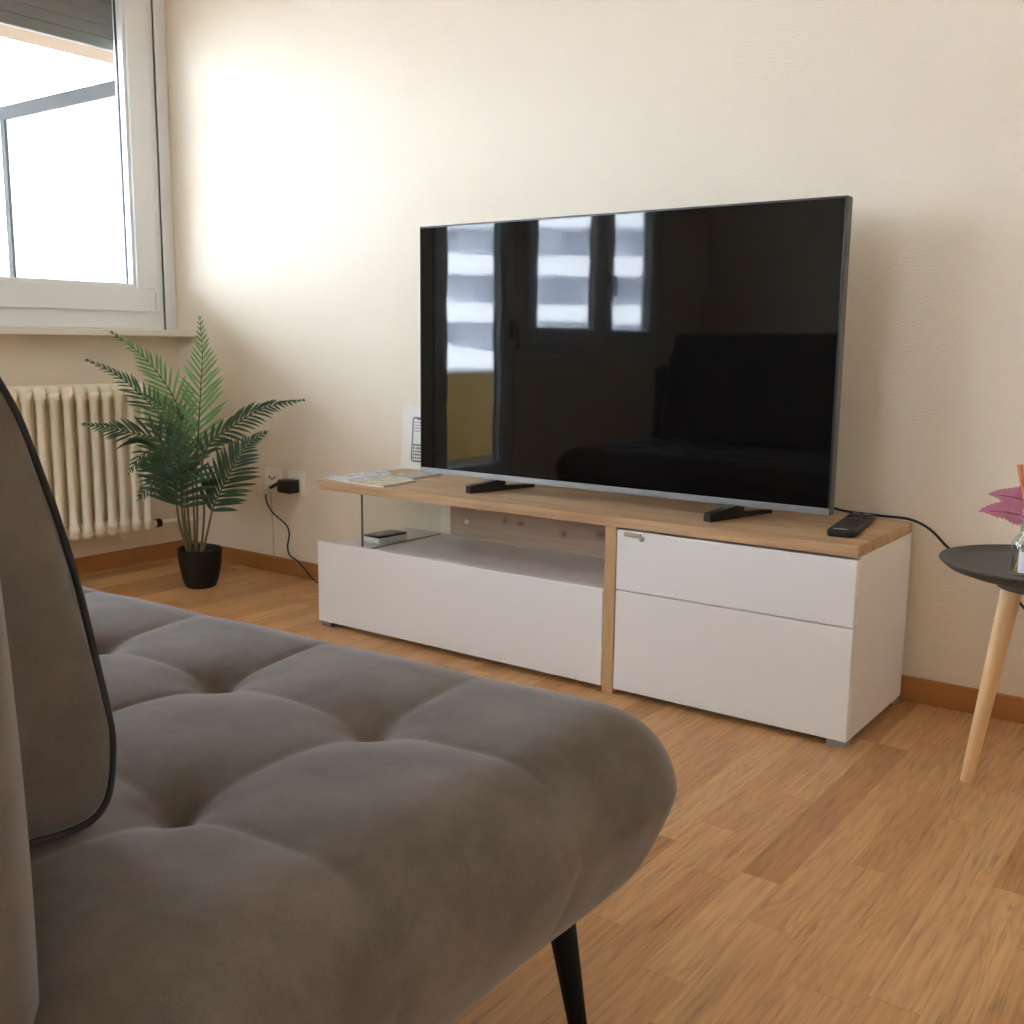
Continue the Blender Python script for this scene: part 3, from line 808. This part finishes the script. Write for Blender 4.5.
frond('midleft', CAMD + Vector((0, 0, .6)), .125, .40, 'leaf', 23, 48, .15)
frond('droop', CAMD + Vector((0, 0, .3)), .165, .34, 'leaf', 18, 62, .25, .0080)
frond('droop2', CAMD + Vector((0, 0, .2)), .155, .40, 'leaf', 16, 66, .20, .0080)
frond('right', CAMD + Vector((0, 0, .7)), .100, .46, 'leaf', 22, 44, .30)
frond('lowright', CAMD + Vector((0, 0, .3)), .140, .35, 'leaf', 22, 52, .20, .0080)
frond('midback', CAMD + Vector((0, 0, .5)), .115, .42, 'leaf', 20, 48, .15)

# ------------------------------------------------------------------ sofa
so = thing('sofa', 'taupe velvet sofa with a button tufted seat and black metal legs', 'sofa', (2.0, -1.9, 0))
SX0, SX1, SY0, SY1, SZ0, SZ1 = 1.05, 2.992, -2.275, -1.440, .150, .430
PB = .270; BX0, BY0 = 2.698, -1.730
def seat_disp(p, nrm):
    x, y, z = p
    # puffed pads between the tufts
    def cell(v, o, lim):
        t_ = (v-o)/PB
        if t_ > lim: return 1.0
        return abs(sin(pi*t_))
    ux = (x-BX0)/PB; uy = (y-BY0)/PB
    fx = cell(x, BX0, .5); fy = cell(y, BY0, .5)
    puff = min(1.0, (fx*1.0))**.36 * min(1.0, fy)**.36
    bx_, by_ = min(round(ux), 0), min(round(uy), 0)
    d = sqrt((ux-bx_)**2 + (uy-by_)**2)*PB
    w = max(0, nrm.z)**.6 if nrm.z > 0 else 0
    side = 1-w if nrm.z > -.5 else 0
    edge_y = max(0, min(1, (y-(BY0+.10))/.14)); edge_x = max(0, min(1, (x-(BX0+.12))/.15))
    fade = (1-.75*edge_y)*(1-.5*edge_x)
    dz = (-.013*fade*(1-puff) - (.040)*exp(-(d/.030)**.95))*w
    q = p + Vector((0, 0, dz))
    if side > 0:
        edge = 1-exp(-(min(abs(x-SX0), abs(x-SX1))/.2)**2)
        # faint seam lines down the sides
        q -= Vector((nrm.x, nrm.y, 0)) * .007*side*((1-fy**.35)*abs(nrm.x) + (1-fx**.35)*abs(nrm.y))
    # underside draws in
    if z < .335:
        k = ((.335-z)/.185)**1.25
        q.x -= .085*k*max(-1, min(1, (x-2.03)/.95))**3
        q.y -= .055*k*max(-1, min(1, (y+1.88)/.44))**3
    q.y -= .055*max(0, (2.85-x))*max(0, (y+1.9)/.47)
    return q
bm = bmesh.new()
hx, hy, hz = (SX1-SX0)/2, (SY1-SY0)/2, (SZ1-SZ0)/2
rounded_box(bm, (hx, hy, hz), (.115, .12, .105), (320, 160, 26), seat_disp, ((SX0+SX1)/2, (SY0+SY1)/2, (SZ0+SZ1)/2))
obj('seat', bm, 'velvet', so, True)
for (bxp, byp) in [(BX0-i*PB, BY0-j*PB) for i in range(6) for j in range(2)]:
    bm = bmesh.new()
    bmesh.ops.create_uvsphere(bm, u_segments=14, v_segments=8, radius=1, matrix=Matrix.Translation((bxp, byp, .376-.0)) @ Matrix.Diagonal((.013, .013, .006, 1)))
    obj('tuft_button', bm, 'velvet', so, True)
bm = bmesh.new()
def back_disp(p, nrm):
    return p + Vector((0, (.012*cos((p.z-.47)*5) if nrm.y > .9 else 0), 0))
rounded_box(bm, (.87, .10, .295), (.03, .04, .045), (60, 16, 24), back_disp, (2.020, -2.344, .462))
obj('backrest', bm, 'velvet', so, True)
for (a, b) in (((2.875, -1.60, .195), (2.912, -1.595, 0)), ((1.20, -1.62, .195), (1.15, -1.59, 0)), ((2.85, -2.25, .195), (2.90, -2.28, 0)), ((1.20, -2.25, .195), (1.15, -2.28, 0))):
    bm = bmesh.new(); tube(bm, [a, b], [.0185, .0095], 16)
    obj('leg', bm, 'blackmetal', so, True, 40)

# loose back cushion with dark piping
cu = thing('back_cushion', 'large taupe velvet back cushion with dark piping standing on the sofa seat', 'cushion', (2.0, -2.13, .41))
PR = [(-2.245, .446), (-2.19, .439), (-2.147, .434), (-2.106, .430), (-2.080, .435), (-2.066, .455), (-2.061, .500), (-2.065, .533), (-2.075, .588), (-2.086, .645), (-2.101, .706), (-2.116, .755), (-2.130, .796), (-2.146, .828), (-2.160, .850), (-2.175, .895), (-2.21, .905), (-2.233, .885), (-2.243, .84), (-2.246, .70), (-2.246, .55)]
prof = smooth_path([(0, a, b) for a, b in PR + PR[:1]], 4)[:-1]
ctr = Vector((0, sum(p.y for p in prof)/len(prof), sum(p.z for p in prof)/len(prof)))
bm = bmesh.new(); rings = []
CX0, CX1 = 1.30, 2.695
stations = [(CX0+.03, .10), (CX0+.015, .5), (CX0, .96), (CX0+.012, 1.0)] + [(CX0 + (CX1-CX0)*k/16, 1.0) for k in range(1, 16)] + [(CX1-.006, 1.0), (CX1, .965), (CX1+.004, .85), (CX1+.008, .55), (CX1+.009, .2)]
for x, s in stations:
    ring = []
    for p in prof:
        q = ctr + (p-ctr)*s if s < .9 or s == 1 else p + (ctr-p).normalized()*(1-s)*.25
        ring.append(bm.verts.new((x, q.y, q.z)))
    rings.append(ring)
n = len(prof)
for A, B in zip(rings, rings[1:]):
    for k in range(n): bm.faces.new((A[k], A[(k+1) % n], B[(k+1) % n], B[k]))
bm.faces.new(rings[0][::-1]); bm.faces.new(rings[-1])
obj('cushion_body', bm, 'velvet', cu, True)
bm = bmesh.new()
loop = [Vector((CX1-.003, p.y, p.z)) + Vector((0, (p-ctr).normalized().y, (p-ctr).normalized().z))*.001 for p in prof]
tube(bm, loop + loop[:1], .0032, 8, False)
obj('piping', bm, 'piping', cu, True)

# ------------------------------------------------------------------ side table
TCX, TCY, TR = 3.186, -.435, .186
st = thing('side_table', 'small round side table with a dark dished top and pale wooden legs', 'side table', (TCX, TCY, 0))
bm = bmesh.new()
lathe(bm, [(0, .424), (.06, .424), (.10, .427), (.14, .434), (.17, .444), (.183, .4545), (TR, .4585), (.1845, .4605), (.180, .4595), (.166, .4540), (.14, .452), (0, .452)], (TCX, TCY, 0), 72)
obj('table_top', bm, 'tabletop', st, True, 50)
for k, a0 in enumerate((179, 299, 59)):
    a = radians(a0); d = Vector((cos(a), sin(a), 0))
    bm = bmesh.new()
    c = Vector((TCX, TCY, 0))
    tube(bm, [c + d*.106 + Vector((0, 0, 0)), c + d*.1055 + Vector((0, 0, .004)), c + d*.052 + Vector((0, 0, .416))], [.0115, .0125, .0195], 20)
    obj('leg', bm, 'beech', st, True, 40)
bm = bmesh.new(); lathe(bm, [(0, .411), (.080, .411), (.080, .4255), (0, .4255)], (TCX, TCY, 0), 48); obj('leg_mount', bm, 'tabletop', st, True, 40)

# reed diffuser
RD = (3.171, -.531, .4525)
rd = thing('reed_diffuser', 'small glass reed diffuser with orange sticks on the dark side table', 'diffuser', RD)
bm = bmesh.new(); lathe(bm, [(0, .0), (.026, .0), (.029, .003), (.029, .050), (.0275, .060), (.020, .072), (.0165, .078), (.0165, .093), (.0185, .094), (.0185, .099), (.014, .099), (.014, .076), (.0255, .056), (.0265, .005), (0, .004)], RD, 36)
obj('bottle', bm, 'bottle', rd, True, 50)
bm = bmesh.new(); lathe(bm, [(0, .0045), (.0258, .0055), (.0258, .030), (0, .030)], RD, 32); obj('scented_oil', bm, 'liquid', rd, True, 40)
bm = bmesh.new()
for k in range(21):
    pass
V = []
for k in range(13):
    a = radians(-110 + 125*k/12)
    V.append((bm.verts.new((RD[0]+.0294*cos(a), RD[1]+.0294*sin(a), RD[2]+.008)), bm.verts.new((RD[0]+.0294*cos(a), RD[1]+.0294*sin(a), RD[2]+.046))))
for A, B in zip(V, V[1:]): bm.faces.new((A[0], B[0], B[1], A[1]))
obj('paper_label', bm, 'label', rd, True)
for (dx, dy, lx, ly, top) in ((-.004, 0, -.026, -.018, .200), (0, .003, -.021, -.015, .200), (.004, .0, .030, .01, .190), (.002, .004, .012, .030, .163)):
    bm = bmesh.new(); b0 = Vector((RD[0]-lx*.6, RD[1]-ly*.6, RD[2]+.006)); tp = Vector((RD[0]+lx, RD[1]+ly, RD[2]+top))
    tube(bm, [b0, tp], .0026, 8); obj('reed', bm, 'reed', rd, True, 40)

# purple leaved plant beside the diffuser
VP = Vector((3.186, -.432, .4525))
vp = thing('purple_leaf_plant', 'purple pink serrated leaves behind the diffuser on the side table', 'plant', VP)
bm = bmesh.new(); lathe(bm, [(0, 0), (.022, 0), (.028, .04), (.030, .05), (.027, .05), (.024, .04), (0, .04)], VP, 28); obj('vase', bm, 'label', vp, True, 40)
def purple(base, tip, up, w, nm='leaf'):
    base = Vector(base); tip = Vector(tip); d = (tip-base); L_ = d.length; d.normalize()
    up = Vector(up).normalized(); s = d.cross(up).normalized(); nn = s.cross(d)
    bm = bmesh.new(); K = 22; rows = []
    for i in range(K+1):
        u = i/K
        ww = w*(sin(pi*u**.62)**.75)*(1-.35*u)*(1+.10*sin(9*u)) + .0004
        tooth = (1 + .22*(i % 2)) if 0 < i < K else 1
        c = base + d*L_*u + nn*.010*sin(pi*u)
        row = [c + s*ww*tooth*f + nn*(.012*abs(f)*w/.03 + .0015*sin(u*20+f*3)) for f in (-1, -.5, -.06, .06, .5, 1)]
        rows.append([bm.verts.new(p) for p in row])
    for A, B in zip(rows, rows[1:]):
        for j in range(5): bm.faces.new((A[j], A[j+1], B[j+1], B[j]))
    o = obj(nm, bm, ['purple', 'leafmid'], vp, True)
    for p in o.data.polygons:
        u = (p.index // 5)/K
        if p.index % 5 == 2 and u < .75: p.material_index = 1
    bm = bmesh.new(); tube(bm, smooth_path([VP + Vector((0, 0, .04)), (VP + Vector((0, 0, .04))+base)/2 + Vector((0, 0, .012)), base], 4), .0018, 7); obj('stalk', bm, 'leafmid', vp, True)
purple((3.146, -.490, .553), (3.083, -.545, .561), (.45, -.72, .45), .023)
purple((3.150, -.478, .580), (3.093, -.528, .592), (.42, -.78, .3), .020)
purple((3.205, -.425, .56), (3.27, -.40, .60), (.3, -.6, .8), .026)
purple((3.20, -.410, .57), (3.215, -.335, .61), (.3, -.7, .6), .026)
purple((3.205, -.45, .55), (3.27, -.49, .55), (.2, -.4, .9), .024)

# ------------------------------------------------------------------ daylight
world = bpy.data.worlds.new('sky'); scene.world = world; world.use_nodes = True
nt = world.node_tree; bg = nt.nodes['Background']
# pale blue sky with a glow added to light the wall near the window
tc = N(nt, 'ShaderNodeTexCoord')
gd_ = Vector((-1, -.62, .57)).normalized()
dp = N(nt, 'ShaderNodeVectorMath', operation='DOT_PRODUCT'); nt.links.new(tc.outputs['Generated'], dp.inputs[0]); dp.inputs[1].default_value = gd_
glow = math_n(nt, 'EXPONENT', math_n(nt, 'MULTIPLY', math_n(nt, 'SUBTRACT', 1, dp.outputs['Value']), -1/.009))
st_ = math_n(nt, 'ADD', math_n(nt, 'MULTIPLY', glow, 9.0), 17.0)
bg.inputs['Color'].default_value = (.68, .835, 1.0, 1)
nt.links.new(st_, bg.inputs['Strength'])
for (y0, y1, z0, z1) in (W1, D1, W2):
    l = bpy.data.lights.new('window_daylight', 'AREA'); l.shape = 'RECTANGLE'
    l.size = z1-z0; l.size_y = y1-y0; l.cycles.is_portal = True
    o = bpy.data.objects.new('window_daylight', l); COL.objects.link(o)
    o.location = (-.30, (y0+y1)/2, (z0+z1)/2)
    o.rotation_euler = (0, -pi/2, 0)
l = bpy.data.lights.new('window_daylight', 'AREA'); l.shape = 'RECTANGLE'; l.size = W3[1]-W3[0]; l.size_y = W3[3]-W3[2]; l.cycles.is_portal = True  # portal of the added fill window
o = bpy.data.objects.new('window_daylight', l); COL.objects.link(o)
o.location = ((W3[0]+W3[1])/2, RY-.22, (W3[2]+W3[3])/2); o.rotation_euler = (pi/2, 0, 0)

sl = bpy.data.lights.new('sun', 'SUN'); sl.energy = 105; sl.angle = radians(.6); sl.color = (.97, .98, 1)
sun = bpy.data.objects.new('sun', sl); COL.objects.link(sun)
sun.rotation_euler = Vector((-.46, -.61, -.64)).to_track_quat('-Z', 'Y').to_euler()
sun.location = (20, 26, 27)

# ------------------------------------------------------------------ camera
def cam_axes(yaw, pitch, roll):
    f = Vector((-sin(yaw)*cos(pitch), cos(yaw)*cos(pitch), sin(pitch)))
    r = f.cross(Vector((0, 0, 1))).normalized(); u = r.cross(f)
    return r*cos(roll)+u*sin(roll), u*cos(roll)-r*sin(roll), f
r, u, f = cam_axes(.6322, -.1609, .0104)
cd = bpy.data.cameras.new('camera'); co = bpy.data.objects.new('camera', cd); COL.objects.link(co)
co.matrix_world = Matrix(((r.x, u.x, -f.x, 3.5145), (r.y, u.y, -f.y, -2.5755), (r.z, u.z, -f.z, .8585), (0, 0, 0, 1)))
cd.sensor_width = 36; cd.lens = 36*1047.19/1024; cd.clip_start = .02; cd.clip_end = 500
scene.camera = co

vs = scene.view_settings
vs.view_transform = 'Standard'; vs.look = 'None'; vs.gamma = 1; vs.exposure = 0.47; vs.use_curve_mapping = False
scene.display_settings.display_device = 'sRGB'
cy = scene.cycles
cy.use_denoising = True
cy.max_bounces = 14; cy.diffuse_bounces = 8; cy.transparent_max_bounces = 24; cy.glossy_bounces = 6
cy.sample_clamp_indirect = 8
